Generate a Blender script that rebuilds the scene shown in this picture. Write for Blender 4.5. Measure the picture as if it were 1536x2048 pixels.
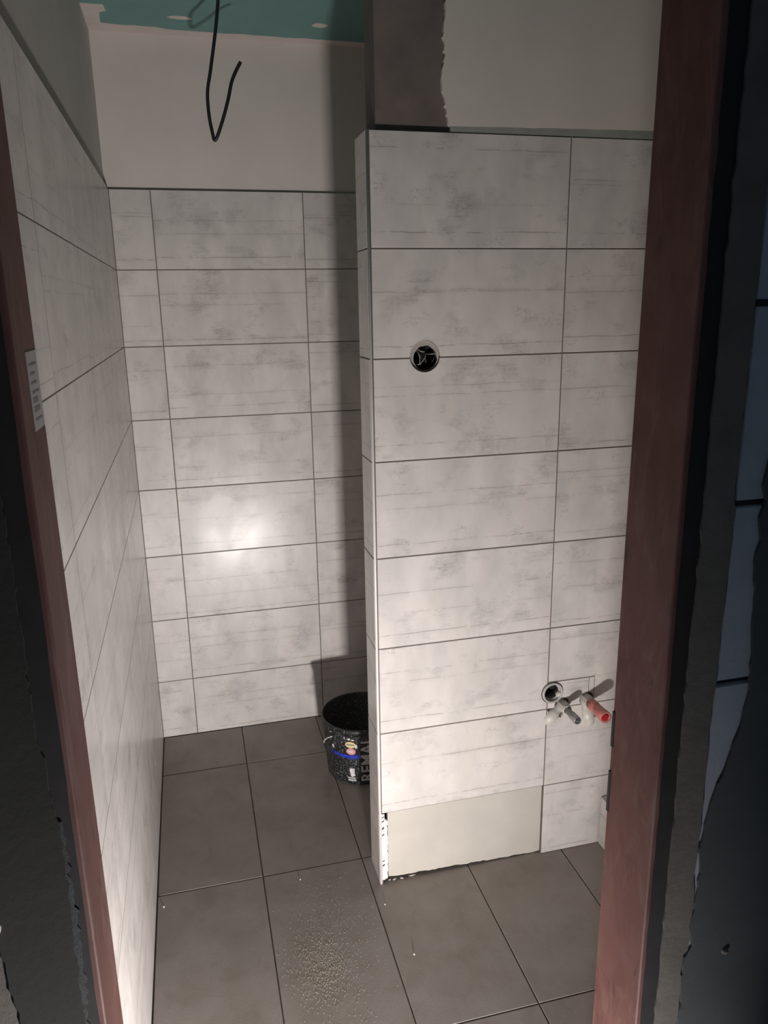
import bpy, bmesh, math, random
from mathutils import Vector, Matrix
from mathutils.geometry import tessellate_polygon

# ---------------------------------------------------------------- scene reset
for o in list(bpy.data.objects):
    bpy.data.objects.remove(o)
scene = bpy.context.scene
COL = scene.collection
random.seed(7)
PI = math.pi

# ---------------------------------------------------------------- camera
YAW, PITCH, ROLL = 0.2443, -0.2623, -0.0165
CAM = Vector((-0.4255, -1.8224, 1.6210))
fwd = Vector((math.sin(YAW) * math.cos(PITCH), math.cos(YAW) * math.cos(PITCH), math.sin(PITCH)))
rgt = Vector((math.cos(YAW), -math.sin(YAW), 0))
upv = rgt.cross(fwd)
r2 = math.cos(ROLL) * rgt + math.sin(ROLL) * upv
u2 = -math.sin(ROLL) * rgt + math.cos(ROLL) * upv
cd = bpy.data.cameras.new('camera')
cd.sensor_fit = 'HORIZONTAL'
cd.sensor_width = 36.0
cd.lens = 36.0 * 1538.84 / 1536.0
cd.clip_start = 0.02
cam = bpy.data.objects.new('camera', cd)
COL.objects.link(cam)
cam.matrix_world = Matrix(((r2.x, u2.x, -fwd.x, CAM.x), (r2.y, u2.y, -fwd.y, CAM.y),
                           (r2.z, u2.z, -fwd.z, CAM.z), (0, 0, 0, 1)))
scene.camera = cam

# ---------------------------------------------------------------- world, exposure
w = bpy.data.worlds.new('world')
scene.world = w
w.use_nodes = True
w.node_tree.nodes['Background'].inputs[0].default_value = (0.55, 0.75, 1.0, 1)
w.node_tree.nodes['Background'].inputs[1].default_value = 0.085
vs = scene.view_settings
vs.view_transform = 'Standard'
vs.look = 'None'
vs.exposure = 0.0
vs.gamma = 1.0
vs.use_curve_mapping = False

LAMP = Vector((-0.176, -1.41, 0.10))     # floodlight standing on the corridor floor
LAMP_POWER = 25.0
LAMP_TILT = math.radians(14)
LAMP_SPREAD = math.radians(140)
LAMP_YAW = math.radians(19)

# ---------------------------------------------------------------- dimensions
H = 0.252          # wall tile pitch, height
W = 0.5033         # wall tile pitch, width
Z0 = -0.015        # row k joint at k*H+Z0 (bottom row is cut)
TOP = 8 * H + Z0   # 2.001
D = 0.993          # back wall face
XL = -0.6274       # left wall face
XR = 0.722         # right wall face
T = 0.1126         # partition thickness
CEIL = 2.46
REC = 0.011        # plaster lies this far behind the tile faces
GAP = 0.0030
YN, YF = -1.056, -0.943    # near and far edge of the door frame
DL, DR = -0.575, 0.126     # clear opening of the door frame
DH = 1.985


def rowz(k):
    return max(0.0, k * H + Z0)


# ---------------------------------------------------------------- material helpers
class NT:
    def __init__(self, name):
        self.m = bpy.data.materials.new(name)
        self.m.use_nodes = True
        self.t = self.m.node_tree
        self.b = self.t.nodes['Principled BSDF']

    def n(self, typ, **kw):
        x = self.t.nodes.new(typ)
        for k, v in kw.items():
            setattr(x, k, v)
        return x

    def l(self, a, b):
        self.t.links.new(a, b)

    def mapping(self, src, scale=(1, 1, 1), loc=(0, 0, 0)):
        mp = self.n('ShaderNodeMapping')
        mp.inputs['Scale'].default_value = scale
        mp.inputs['Location'].default_value = loc
        self.l(src, mp.inputs['Vector'])
        return mp.outputs[0]

    def noise(self, vec, scale=5, detail=4, rough=0.55, dist=0.0):
        x = self.n('ShaderNodeTexNoise')
        x.inputs['Scale'].default_value = scale
        x.inputs['Detail'].default_value = detail
        x.inputs['Roughness'].default_value = rough
        x.inputs['Distortion'].default_value = dist
        self.l(vec, x.inputs['Vector'])
        return x.outputs['Fac']

    def ramp(self, fac, a, b, ca=0.0, cb=1.0):
        x = self.n('ShaderNodeMapRange')
        x.clamp = True
        x.inputs['From Min'].default_value = a
        x.inputs['From Max'].default_value = b
        x.inputs['To Min'].default_value = ca
        x.inputs['To Max'].default_value = cb
        self.l(fac, x.inputs['Value'])
        return x.outputs[0]

    def math(self, op, a, b=None):
        x = self.n('ShaderNodeMath', operation=op)
        for i, v in enumerate((a, b)):
            if v is None:
                continue
            if isinstance(v, (int, float)):
                x.inputs[i].default_value = v
            else:
                self.l(v, x.inputs[i])
        return x.outputs[0]

    def mix(self, fac, a, b):
        x = self.n('ShaderNodeMix', data_type='RGBA')
        for sock, v in ((x.inputs[0], fac), (x.inputs[6], a), (x.inputs[7], b)):
            if isinstance(v, (int, float)):
                sock.default_value = v
            elif isinstance(v, tuple):
                sock.default_value = (*v, 1) if len(v) == 3 else v
            else:
                self.l(v, sock)
        return x.outputs[2]

    def bump(self, fac, strength=0.2, dist=0.002):
        x = self.n('ShaderNodeBump')
        x.inputs['Strength'].default_value = strength
        x.inputs['Distance'].default_value = dist
        self.l(fac, x.inputs['Height'])
        self.l(x.outputs[0], self.b.inputs['Normal'])

    def col(self, c):
        if isinstance(c, tuple):
            self.b.inputs['Base Color'].default_value = (*c, 1)
        else:
            self.l(c, self.b.inputs['Base Color'])

    def rough(self, r):
        if isinstance(r, (int, float)):
            self.b.inputs['Roughness'].default_value = r
        else:
            self.l(r, self.b.inputs['Roughness'])

    def obj(self):
        return self.n('ShaderNodeTexCoord').outputs['Object']

    def geo(self):
        return self.n('ShaderNodeNewGeometry').outputs['Position']

    def rand(self):
        return self.n('ShaderNodeObjectInfo').outputs['Random']


def simple(name, c, rough=0.6, var=0.12, scale=20, bump=0.0, metal=0.0, spec=0.5):
    q = NT(name)
    v = q.geo()
    f = q.noise(v, scale, 5, 0.6)
    d = tuple(x * (1 - var) for x in c)
    e = tuple(min(1, x * (1 + var)) for x in c)
    q.col(q.mix(q.ramp(f, 0.3, 0.7), d, e))
    q.rough(rough)
    q.b.inputs['Metallic'].default_value = metal
    q.b.inputs['Specular IOR Level'].default_value = spec
    if bump:
        q.bump(q.noise(v, scale * 6, 5, 0.65), bump, 0.002)
    return q.m


def tile_material():
    q = NT('bleached_wood_tile')
    oc = q.obj()
    rnd = q.rand()
    cx = q.n('ShaderNodeCombineXYZ')
    q.l(q.math('MULTIPLY', rnd, 37.0), cx.inputs[0])
    q.l(q.math('MULTIPLY', rnd, 91.0), cx.inputs[2])
    add = q.n('ShaderNodeVectorMath', operation='ADD')
    q.l(oc, add.inputs[0])
    q.l(cx.outputs[0], add.inputs[1])
    v = add.outputs[0]
    # soft tonal clouds, some beige, some grey
    cloud = q.noise(q.mapping(v, (10, 10, 5)), 1, 4, 0.55)
    base = q.mix(q.ramp(cloud, 0.36, 0.66), (0.665, 0.625, 0.60), (0.52, 0.495, 0.477))
    warm = q.ramp(q.noise(q.mapping(v, (9, 9, 2.5)), 1, 2, 0.5), 0.56, 0.78, 0, 0.45)
    base = q.mix(warm, base, (0.60, 0.545, 0.465))
    tint = q.ramp(rnd, 0.0, 1.0, 0.0, 0.22)
    base = q.mix(tint, base, (0.55, 0.515, 0.48))
    # worn grey patches, speckled by fine grain
    patch = q.ramp(q.noise(q.mapping(v, (7, 7, 11)), 1, 4, 0.60), 0.54, 0.70)
    speck = q.ramp(q.noise(q.mapping(v, (110, 110, 150)), 1, 6, 0.75), 0.47, 0.66)
    streak = q.ramp(q.noise(q.mapping(v, (14, 14, 210)), 1, 5, 0.7), 0.49, 0.66)
    sm = q.math('MULTIPLY', patch, q.math('MAXIMUM', speck, streak))
    base = q.mix(q.math('MULTIPLY', patch, 0.34), base, (0.36, 0.34, 0.33))
    base = q.mix(q.math('MULTIPLY', sm, 0.80), base, (0.25, 0.235, 0.225))
    # hairline cracks inside the worn patches
    crk = q.noise(q.mapping(v, (26, 26, 60)), 1, 4, 0.6, 0.6)
    crk = q.math('SUBTRACT', 1.0, q.ramp(q.math('ABSOLUTE', q.math('SUBTRACT', crk, 0.5)), 0.004, 0.02))
    cm = q.ramp(q.noise(q.mapping(v, (13, 13, 17)), 1, 2, 0.5), 0.57, 0.66)
    base = q.mix(q.math('MULTIPLY', q.math('MULTIPLY', crk, cm), 0.45), base, (0.22, 0.20, 0.185))
    # board edges printed in the tile: one long line low down, one higher, both broken
    sep = q.n('ShaderNodeSeparateXYZ')
    q.l(oc, sep.inputs[0])
    wob = q.ramp(q.noise(q.mapping(v, (7, 7, 1)), 1, 3, 0.6), 0, 1, -0.006, 0.006)
    zz = q.math('ADD', sep.outputs[2], wob)
    r7 = q.math('FRACT', q.math('MULTIPLY', rnd, 7.13))
    r9 = q.math('FRACT', q.math('MULTIPLY', rnd, 19.7))
    for rr, lo, hi, st in ((r7, -0.110, -0.085, 0.78), (r9, 0.02, 0.095, 0.62), (rnd, -0.06, 0.06, 0.42)):
        zc = q.ramp(rr, 0, 1, lo, hi)
        dz = q.math('ABSOLUTE', q.math('SUBTRACT', zz, zc))
        ln = q.math('SUBTRACT', 1.0, q.ramp(dz, 0.0004, 0.0014))
        bk_ = q.ramp(q.noise(q.mapping(v, (9, 9, 3), (hi * 300, 0, lo * 200)), 1, 4, 0.75), 0.42, 0.54)
        base = q.mix(q.math('MULTIPLY', q.math('MULTIPLY', ln, bk_), st), base, (0.24, 0.215, 0.195))
        sh = q.math('MULTIPLY', q.math('SUBTRACT', 1.0, q.ramp(dz, 0.0, 0.012)), bk_)
        base = q.mix(q.math('MULTIPLY', sh, 0.10), base, (0.30, 0.28, 0.26))
    # fine horizontal veins
    nv = q.ramp(q.noise(q.mapping(v, (3.5, 3.5, 230)), 1, 3, 0.6), 0.60, 0.76)
    nm = q.ramp(q.noise(q.mapping(v, (6, 6, 14)), 1, 2, 0.5), 0.50, 0.68)
    base = q.mix(q.math('MULTIPLY', q.math('MULTIPLY', nv, nm), 0.30), base, (0.32, 0.30, 0.28))
    q.col(base)
    smear = q.noise(q.mapping(v, (5, 5, 4)), 1, 2, 0.5, 1.0)
    q.rough(q.ramp(smear, 0.35, 0.68, 0.26, 0.32))
    q.b.inputs['Specular IOR Level'].default_value = 0.26
    q.bump(q.noise(q.mapping(v, (12, 12, 60)), 1, 2, 0.5), 0.025, 0.001)
    return q.m


def floor_material():
    q = NT('grey_stone_floor_tile')
    oc = q.obj()
    rnd = q.rand()
    cx = q.n('ShaderNodeCombineXYZ')
    q.l(q.math('MULTIPLY', rnd, 53.0), cx.inputs[0])
    q.l(q.math('MULTIPLY', rnd, 17.0), cx.inputs[2])
    add = q.n('ShaderNodeVectorMath', operation='ADD')
    q.l(oc, add.inputs[0])
    q.l(cx.outputs[0], add.inputs[1])
    v = add.outputs[0]
    base = q.mix(q.ramp(q.noise(v, 7, 5, 0.6), 0.33, 0.68), (0.275, 0.24, 0.209), (0.345, 0.313, 0.289))
    base = q.mix(q.ramp(q.noise(v, 13, 3, 0.6, 0.6), 0.54, 0.74, 0, 0.5), base, (0.22, 0.185, 0.145))
    base = q.mix(q.ramp(q.noise(v, 320, 4, 0.7), 0.52, 0.72, 0, 0.22), base, (0.45, 0.425, 0.39))
    # dusty film left by the fitters
    dust = q.ramp(q.noise(q.mapping(v, (14, 14, 8)), 1, 5, 0.7), 0.52, 0.8, 0, 0.3)
    base = q.mix(dust, base, (0.42, 0.39, 0.355))
    q.col(base)
    q.rough(q.ramp(q.noise(v, 9, 4, 0.6), 0.3, 0.7, 0.42, 0.62))
    q.bump(q.noise(v, 160, 5, 0.7), 0.25, 0.0012)
    return q.m


def steel_material():
    q = NT('red_oxide_primer_steel')
    v = q.geo()
    base = q.mix(q.ramp(q.noise(q.mapping(v, (14, 14, 9)), 1, 5, 0.65, 0.5), 0.33, 0.70), (0.108, 0.040, 0.034), (0.150, 0.070, 0.060))
    # plaster dust wiped over the primer
    smear = q.ramp(q.noise(q.mapping(v, (24, 24, 7)), 1, 5, 0.7, 1.2), 0.50, 0.74, 0, 0.38)
    base = q.mix(smear, base, (0.22, 0.16, 0.14))
    dark = q.ramp(q.noise(q.mapping(v, (30, 30, 16)), 1, 3, 0.6, 0.4), 0.60, 0.72, 0, 0.6)
    base = q.mix(dark, base, (0.062, 0.028, 0.025))
    q.col(base)
    q.rough(0.62)
    q.b.inputs['Specular IOR Level'].default_value = 0.35
    q.bump(q.noise(v, 60, 4, 0.6), 0.08, 0.002)
    return q.m


def bucket_material():
    q = NT('black_plastic_splattered')
    v = q.geo()
    s1 = q.ramp(q.noise(v, 150, 6, 0.78), 0.53, 0.66)
    s2 = q.ramp(q.noise(v, 45, 4, 0.7, 0.5), 0.62, 0.70)
    sep = q.n('ShaderNodeSeparateXYZ')
    q.l(v, sep.inputs[0])
    low = q.ramp(sep.outputs[2], 0.06, 0.0, 0.8, 1.0)
    m = q.math('MAXIMUM', q.math('MULTIPLY', s1, low), q.math('MULTIPLY', s2, 0.55))
    q.col(q.mix(q.math('MULTIPLY', m, 0.75), (0.012, 0.013, 0.015), (0.42, 0.40, 0.39)))
    q.rough(q.ramp(m, 0, 1, 0.38, 0.8))
    return q.m


M = {}
M['tile'] = tile_material()
M['floor'] = floor_material()
M['steel'] = steel_material()
M['bucket'] = bucket_material()
M['grout'] = simple('brown_grey_grout', (0.15, 0.128, 0.112), 0.9, 0.15, 40)
M['floor_grout'] = simple('dark_floor_grout', (0.10, 0.085, 0.070), 0.9, 0.35, 18)
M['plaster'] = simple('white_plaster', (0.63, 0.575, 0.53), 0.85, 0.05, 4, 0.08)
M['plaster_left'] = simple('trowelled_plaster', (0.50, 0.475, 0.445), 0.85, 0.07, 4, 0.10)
M['collar'] = simple('grey_mortar_collar', (0.36, 0.325, 0.30), 0.9, 0.12, 80, 0.2)
M['filler'] = simple('joint_filler', (0.60, 0.53, 0.49), 0.85, 0.06, 14, 0.08)
M['greenboard'] = simple('green_plasterboard', (0.145, 0.275, 0.26), 0.8, 0.07, 6, 0.04)
M['bare'] = simple('bare_grey_render', (0.165, 0.135, 0.125), 0.9, 0.22, 9, 0.35)
M['tape'] = simple('grey_sealing_strip', (0.29, 0.30, 0.275), 0.8, 0.15, 15)
M['board'] = simple('cream_plaster_board', (0.475, 0.445, 0.40), 0.8, 0.06, 9, 0.05)
M['foam'] = simple('white_foam_bead', (0.82, 0.82, 0.80), 0.7, 0.06, 60, 0.5)
M['white'] = simple('white_trim_plastic', (0.70, 0.675, 0.65), 0.35, 0.04, 10)
M['ppr'] = simple('off_white_pipe_plastic', (0.56, 0.54, 0.49), 0.42, 0.10, 60)
M['socket'] = simple('grey_drain_plastic', (0.42, 0.40, 0.385), 0.45, 0.10, 50)
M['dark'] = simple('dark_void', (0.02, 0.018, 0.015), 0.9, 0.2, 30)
M['seal'] = simple('painted_slot_shade', (0.02, 0.02, 0.02), 0.5, 0.2, 30)  # black that stands for the dark inside the strike holes
M['metal'] = simple('dull_zinc_plug', (0.36, 0.35, 0.34), 0.35, 0.12, 90, 0, 0.6)
M['red'] = simple('red_plastic_plug', (0.55, 0.19, 0.17), 0.4, 0.15, 70)
M['deepred'] = simple('bright_red_plastic', (0.42, 0.012, 0.02), 0.4, 0.12, 70)
M['cable'] = simple('black_cable_sheath', (0.016, 0.015, 0.016), 0.45, 0.15, 30)
M['wire'] = simple('bare_grey_wire', (0.42, 0.41, 0.37), 0.4, 0.1, 50, 0, 0.3)
M['block'] = simple('aerated_concrete_block', (0.32, 0.345, 0.39), 0.95, 0.07, 18, 0.25)
M['mortar'] = simple('dark_mortar', (0.045, 0.048, 0.052), 0.95, 0.2, 30, 0.3)
M['flangeshade'] = simple('painted_flange_shade', (0.010, 0.008, 0.008), 0.8, 0.5, 30)  # near-black stands in for the shade on the frame's outer face
M['render'] = simple('rough_brown_render', (0.125, 0.112, 0.098), 0.95, 0.18, 16, 0.5)
M['darkrender'] = simple('dark_grey_adhesive_render', (0.058, 0.066, 0.069), 0.95, 0.14, 10, 0.35)
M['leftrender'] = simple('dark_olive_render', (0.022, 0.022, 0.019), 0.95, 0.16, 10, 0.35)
M['leftlitedge'] = simple('painted_lit_broken_edge', (0.05, 0.055, 0.06), 0.95, 0.3, 60, 0.5)  # lighter than the render around it, paints in edges catching light
M['concrete'] = simple('corridor_concrete', (0.16, 0.16, 0.16), 0.95, 0.15, 12, 0.3)
M['sticker'] = simple('grey_paper_sticker', (0.44, 0.42, 0.41), 0.7, 0.05, 30)
M['print'] = simple('faded_grey_print', (0.22, 0.225, 0.225), 0.7, 0.1, 60)
M['inkblack'] = simple('black_print', (0.04, 0.035, 0.03), 0.7, 0.1, 60)
M['blue'] = simple('blue_paint_stroke', (0.02, 0.035, 0.36), 0.5, 0.6, 90)
M['cream'] = simple('cream_sticker', (0.70, 0.56, 0.28), 0.5, 0.05, 60)
M['pink'] = simple('pink_red_sticker', (0.70, 0.30, 0.28), 0.5, 0.15, 80)
M['pale'] = simple('pale_print', (0.62, 0.60, 0.60), 0.5, 0.25, 120)
M['letter'] = simple('grey_white_lettering', (0.50, 0.48, 0.45), 0.5, 0.15, 60)
M['sand'] = simple('sand_grit', (0.42, 0.37, 0.29), 0.9, 0.3, 200)
M['crumb'] = simple('white_plaster_crumb', (0.62, 0.58, 0.53), 0.9, 0.1, 100)
M['lampbody'] = simple('black_lamp_housing', (0.03, 0.03, 0.03), 0.5, 0.1, 40)
M['yellow'] = simple('yellow_lamp_stand', (0.55, 0.38, 0.03), 0.5, 0.1, 40)
qe = NT('lit_led_panel')
qe.col((0.9, 0.9, 0.9))
qe.b.inputs['Emission Color'].default_value = (1.0, 0.94, 0.88, 1)
qe.b.inputs['Emission Strength'].default_value = 3.0
M['led'] = qe.m


# ---------------------------------------------------------------- object helpers
def link(name, mesh, mat, parent=None, smooth=False):
    if mat is not None and not mesh.materials:
        mesh.materials.append(M[mat])
    o = bpy.data.objects.new(name, mesh)
    COL.objects.link(o)
    if parent:
        o.parent = parent
    if smooth:
        for p in mesh.polygons:
            p.use_smooth = True
    return o


def tag(o, label=None, cat=None, group=None, kind=None):
    if label:
        o['label'] = label
    if cat:
        o['category'] = cat
    if group:
        o['group'] = group
    if kind:
        o['kind'] = kind
    return o


def empty(name, loc):
    o = bpy.data.objects.new(name, None)
    o.empty_display_size = 0.05
    o.location = loc
    COL.objects.link(o)
    return o


def bm_mesh(bm, name):
    bmesh.ops.recalc_face_normals(bm, faces=bm.faces[:])
    me = bpy.data.meshes.new(name)
    bm.to_mesh(me)
    bm.free()
    return me


def add_box(bm, x0, x1, y0, y1, z0, z1):
    vs_ = [bm.verts.new(c) for c in ((x0, y0, z0), (x1, y0, z0), (x1, y1, z0), (x0, y1, z0),
                                     (x0, y0, z1), (x1, y0, z1), (x1, y1, z1), (x0, y1, z1))]
    for f in ((0, 3, 2, 1), (4, 5, 6, 7), (0, 1, 5, 4), (1, 2, 6, 5), (2, 3, 7, 6), (3, 0, 4, 7)):
        bm.faces.new([vs_[i] for i in f])


def box(name, x0, x1, y0, y1, z0, z1, mat, parent=None, bev=0.0):
    bm = bmesh.new()
    add_box(bm, x0, x1, y0, y1, z0, z1)
    if bev:
        bmesh.ops.bevel(bm, geom=bm.edges[:], offset=bev, segments=2, affect='EDGES')
    return link(name, bm_mesh(bm, name), mat, parent)


def plate_mesh(name, outer, holes, y0, y1):
    """polygon in the x,z plane with holes, extruded from y0 (front) to y1"""
    loops = [[Vector((x, 0, z)) for x, z in lp] for lp in [outer] + holes]
    tris = tessellate_polygon([[Vector((p.x, p.z, 0)) for p in lp] for lp in loops]) if holes else []
    flat = [p for lp in loops for p in lp]
    bm = bmesh.new()
    a = [bm.verts.new((p.x, y0, p.z)) for p in flat]
    b = [bm.verts.new((p.x, y1, p.z)) for p in flat]
    if holes:
        for t in tris:
            bm.faces.new([a[i] for i in t])
            bm.faces.new([b[i] for i in reversed(t)])
    else:
        bm.faces.new(a)
        bm.faces.new(b[::-1])
    k = 0
    for lp in loops:
        n = len(lp)
        for i in range(n):
            j = (i + 1) % n
            bm.faces.new((a[k + i], a[k + j], b[k + j], b[k + i]))
        k += n
    return bm_mesh(bm, name)


def plate(name, outer, y0, y1, mat, parent=None, holes=()):
    return link(name, plate_mesh(name, outer, list(holes), y0, y1), mat, parent)


def ragged(pts, step=0.012, amp=0.003, seed=1, rough=True):
    """open polyline subdivided with jitter"""
    rng = random.Random(seed)
    out = []
    for (x0, z0), (x1, z1) in zip(pts, pts[1:]):
        L = math.hypot(x1 - x0, z1 - z0)
        n = max(1, int(L / step))
        nx, nz = -(z1 - z0) / (L + 1e-9), (x1 - x0) / (L + 1e-9)
        for i in range(n):
            t = i / n
            d = rng.gauss(0, amp) if (i or rough) else 0
            out.append((x0 + (x1 - x0) * t + nx * d, z0 + (z1 - z0) * t + nz * d))
    out.append(pts[-1])
    return out


def tube_mesh(name, pts, rads, seg=12, cap=True):
    bm = bmesh.new()
    rings = []
    n = len(pts)
    pts = [Vector(p) for p in pts]
    if isinstance(rads, (int, float)):
        rads = [rads] * n
    prev = None
    for i, p in enumerate(pts):
        t = (pts[min(i + 1, n - 1)] - pts[max(i - 1, 0)])
        if t.length < 1e-9:
            t = prev_t
        t.normalize()
        prev_t = t
        if prev is None:
            ref = Vector((0, 0, 1)) if abs(t.z) < 0.9 else Vector((1, 0, 0))
            u = t.cross(ref).normalized()
        else:
            u = (prev - t * prev.dot(t)).normalized()
        prev = u
        v = t.cross(u)
        rings.append([bm.verts.new(p + (u * math.cos(2 * PI * k / seg) + v * math.sin(2 * PI * k / seg)) * rads[i]) for k in range(seg)])
    for a, b in zip(rings, rings[1:]):
        for k in range(seg):
            bm.faces.new((a[k], a[(k + 1) % seg], b[(k + 1) % seg], b[k]))
    if cap:
        bm.faces.new(rings[0][::-1])
        bm.faces.new(rings[-1])
    return bm_mesh(bm, name)


def lathe_mesh(name, prof, axis='z', seg=40, center=(0, 0, 0), closed=False):
    """profile of (radius, height); axis z (up) or y (height runs along +y)"""
    bm = bmesh.new()
    rings = []
    for r, h in prof:
        ring = []
        for k in range(seg):
            a = 2 * PI * k / seg
            c, s = max(r, 1e-5) * math.cos(a), max(r, 1e-5) * math.sin(a)
            p = (c, s, h) if axis == 'z' else (c, h, s)
            ring.append(bm.verts.new(Vector(p) + Vector(center)))
        rings.append(ring)
    prs = list(zip(rings, rings[1:]))
    if closed:
        prs.append((rings[-1], rings[0]))
    for a, b in prs:
        for k in range(seg):
            bm.faces.new((a[k], a[(k + 1) % seg], b[(k + 1) % seg], b[k]))
    if not closed:
        bmesh.ops.remove_doubles(bm, verts=bm.verts[:], dist=3e-5)
    return bm_mesh(bm, name)


def catmull(pts, n=8):
    P = [Vector(p) for p in pts]
    P = [P[0] * 2 - P[1]] + P + [P[-1] * 2 - P[-2]]
    out = []
    for i in range(1, len(P) - 2):
        for k in range(n):
            t = k / n
            a, b, c, d = P[i - 1:i + 3]
            out.append(0.5 * ((2 * b) + (c - a) * t + (2 * a - 5 * b + 4 * c - d) * t * t + (3 * b - a - 3 * c + d) * t ** 3))
    out.append(P[-2])
    return out


_tiles = {}


def tile_mesh(wd, ht, th=0.0085, ch=0.0009):
    key = (round(wd, 4), round(ht, 4), ch)
    if key in _tiles:
        return _tiles[key]
    bm = bmesh.new()
    a, b = wd / 2, ht / 2
    r0 = [bm.verts.new((sx * (a - ch), 0, sz * (b - ch))) for sx, sz in ((-1, -1), (1, -1), (1, 1), (-1, 1))]
    r1 = [bm.verts.new((sx * a, ch, sz * b)) for sx, sz in ((-1, -1), (1, -1), (1, 1), (-1, 1))]
    r3 = [bm.verts.new((sx * a, th, sz * b)) for sx, sz in ((-1, -1), (1, -1), (1, 1), (-1, 1))]
    bm.faces.new(r0)
    bm.faces.new(r3[::-1])
    for p, q in ((r0, r1), (r1, r3)):
        for i in range(4):
            bm.faces.new((p[i], p[(i + 1) % 4], q[(i + 1) % 4], q[i]))
    me = bm_mesh(bm, 'tile_%d_%d' % (key[0] * 1000, key[1] * 1000))
    _tiles[key] = me
    return me


def tile(u0, u1, z0, z1, parent, facing, off, mat='tile', name='tile', gap=GAP, jit=0.0003, ch=0.0009):
    """a wall tile between u0..u1 along the wall and z0..z1; facing -y, +x, -x or +z"""
    wd, ht = u1 - u0 - gap, z1 - z0 - gap
    me = tile_mesh(wd, ht, 0.0085, ch)
    if not me.materials:
        me.materials.append(M[mat])
    o = bpy.data.objects.new(name, me)
    COL.objects.link(o)
    c, zc = (u0 + u1) / 2, (z0 + z1) / 2
    e = random.uniform(-jit, jit)
    if facing == '-y':
        o.location = (c, off + e, zc)
    elif facing == '+x':
        o.location = (off + e, c, zc)
        o.rotation_euler = (0, 0, PI / 2)
    elif facing == '-x':
        o.location = (off + e, c, zc)
        o.rotation_euler = (0, 0, -PI / 2)
    else:
        o.location = (c, zc, off + e)
        o.rotation_euler = (-PI / 2, 0, 0)
    if parent:
        o.parent = parent
    return o


def cut(o, cutters):
    """boolean difference with throw-away cutter meshes; result replaces the mesh"""
    objs = []
    for me in cutters:
        c = bpy.data.objects.new('cutter', me)
        COL.objects.link(c)
        md = o.modifiers.new('b', 'BOOLEAN')
        md.operation = 'DIFFERENCE'
        md.solver = 'EXACT'
        md.object = c
        objs.append(c)
    bpy.context.view_layer.update()
    dg = bpy.context.evaluated_depsgraph_get()
    me = bpy.data.meshes.new_from_object(o.evaluated_get(dg))
    o.modifiers.clear()
    old = list(o.data.materials)
    o.data = me
    if not me.materials:
        for m_ in old:
            me.materials.append(m_)
    for c in objs:
        bpy.data.objects.remove(c)
    return o


def disc_cutter(x, z, r, y0=-0.05, y1=0.05, seg=40):
    return plate_mesh('cutter', [(x + r * math.cos(2 * PI * k / seg), z + r * math.sin(2 * PI * k / seg)) for k in range(seg)], [], y0, y1)


def poly_cutter(pts, y0=-0.05, y1=0.05):
    return plate_mesh('cutter', pts, [], y0, y1)


# ================================================================ SETTING
# ---- floor
PX, PY = 0.2991, 0.6034
FX, FY = -0.3257, 0.1253
floor = box('floor', XL - 0.03, XR + 0.03, YN + 0.02, D + 0.03, -0.08, -0.0085, 'floor_grout')
tag(floor, kind='structure')
fg = box('grout', XL, XR, YN + 0.03, D, -0.0085, -0.0020, 'floor_grout', floor)
xs = [XL + 0.002] + [FX + i * PX for i in range(0, 4)] + [XR]
ys = [YN + 0.03, FY - 2 * PY + 0.12 if False else FY - PY, FY, FY + PY, D]
for xa, xb in zip(xs, xs[1:]):
    for ya, yb in zip(ys, ys[1:]):
        tile(xa, xb, ya, yb, floor, '+z', 0.0, 'floor', 'tile', 0.0036, 0.0004)
corr = box('floor_corridor', -2.4, 2.4, -3.6, YN + 0.018, -0.08, -0.004, 'concrete')
tag(corr, kind='structure')

# ---- back wall
wb = box('wall_back', XL - 0.14, XR + 0.14, D + REC, D + 0.14, 0, CEIL + 0.05, 'plaster')
tag(wb, kind='structure')
box('grout', XL, XR, D + 0.0018, D + REC, 0, TOP - 0.001, 'grout', wb)
XB = -0.4971
for k in range(8):
    for a, b in ((XL, XB), (XB, XB + W), (XB + W, XB + 2 * W), (XB + 2 * W, XR)):
        tile(a, b, rowz(k), rowz(k + 1), wb, '-y', D)

# ---- left wall
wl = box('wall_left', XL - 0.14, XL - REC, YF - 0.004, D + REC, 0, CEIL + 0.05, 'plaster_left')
tag(wl, kind='structure')
box('grout', XL - REC, XL - 0.0001, YF, D, 0, TOP - 0.001, 'grout', wl)
ly = [YF, D - 3 * W, D - 2 * W, D - W, D]
for k in range(8):
    for a, b in zip(ly, ly[1:]):
        tile(a, b, rowz(k), rowz(k + 1), wl, '+x', XL, jit=0.0, ch=0.0001)

# ---- right wall with a row of skirting tile
wr = box('wall_right', XR + 0.0005, XR + 0.14, YF - 0.004, D + REC, 0, CEIL + 0.05, 'plaster')
tag(wr, kind='structure')
bb = box('baseboard_right', 0.7045, XR, YF, -0.003, 0.0, 0.164, 'white')
tag(bb, kind='structure')
for a, b in ((YF, -0.50), (-0.50, -0.003)):
    tile(a, b, 0.0, 0.166, bb, '-x', 0.695)

# ---- ceiling: green board with filler
ce = box('ceiling', XL - 0.14, XR + 0.14, YF - 0.004, D + 0.14, CEIL, CEIL + 0.1, 'greenboard')
tag(ce, kind='structure')


def ceil_patch(name, outline, th, mat='filler'):
    # outline in x,y -> thin sheet under the ceiling
    me = plate_mesh(name, outline, [], 0.0, th)
    for v in me.vertices:
        x, y, z = v.co
        v.co = (x, z, CEIL - y)
    return link(name, me, mat, ce)


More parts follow.
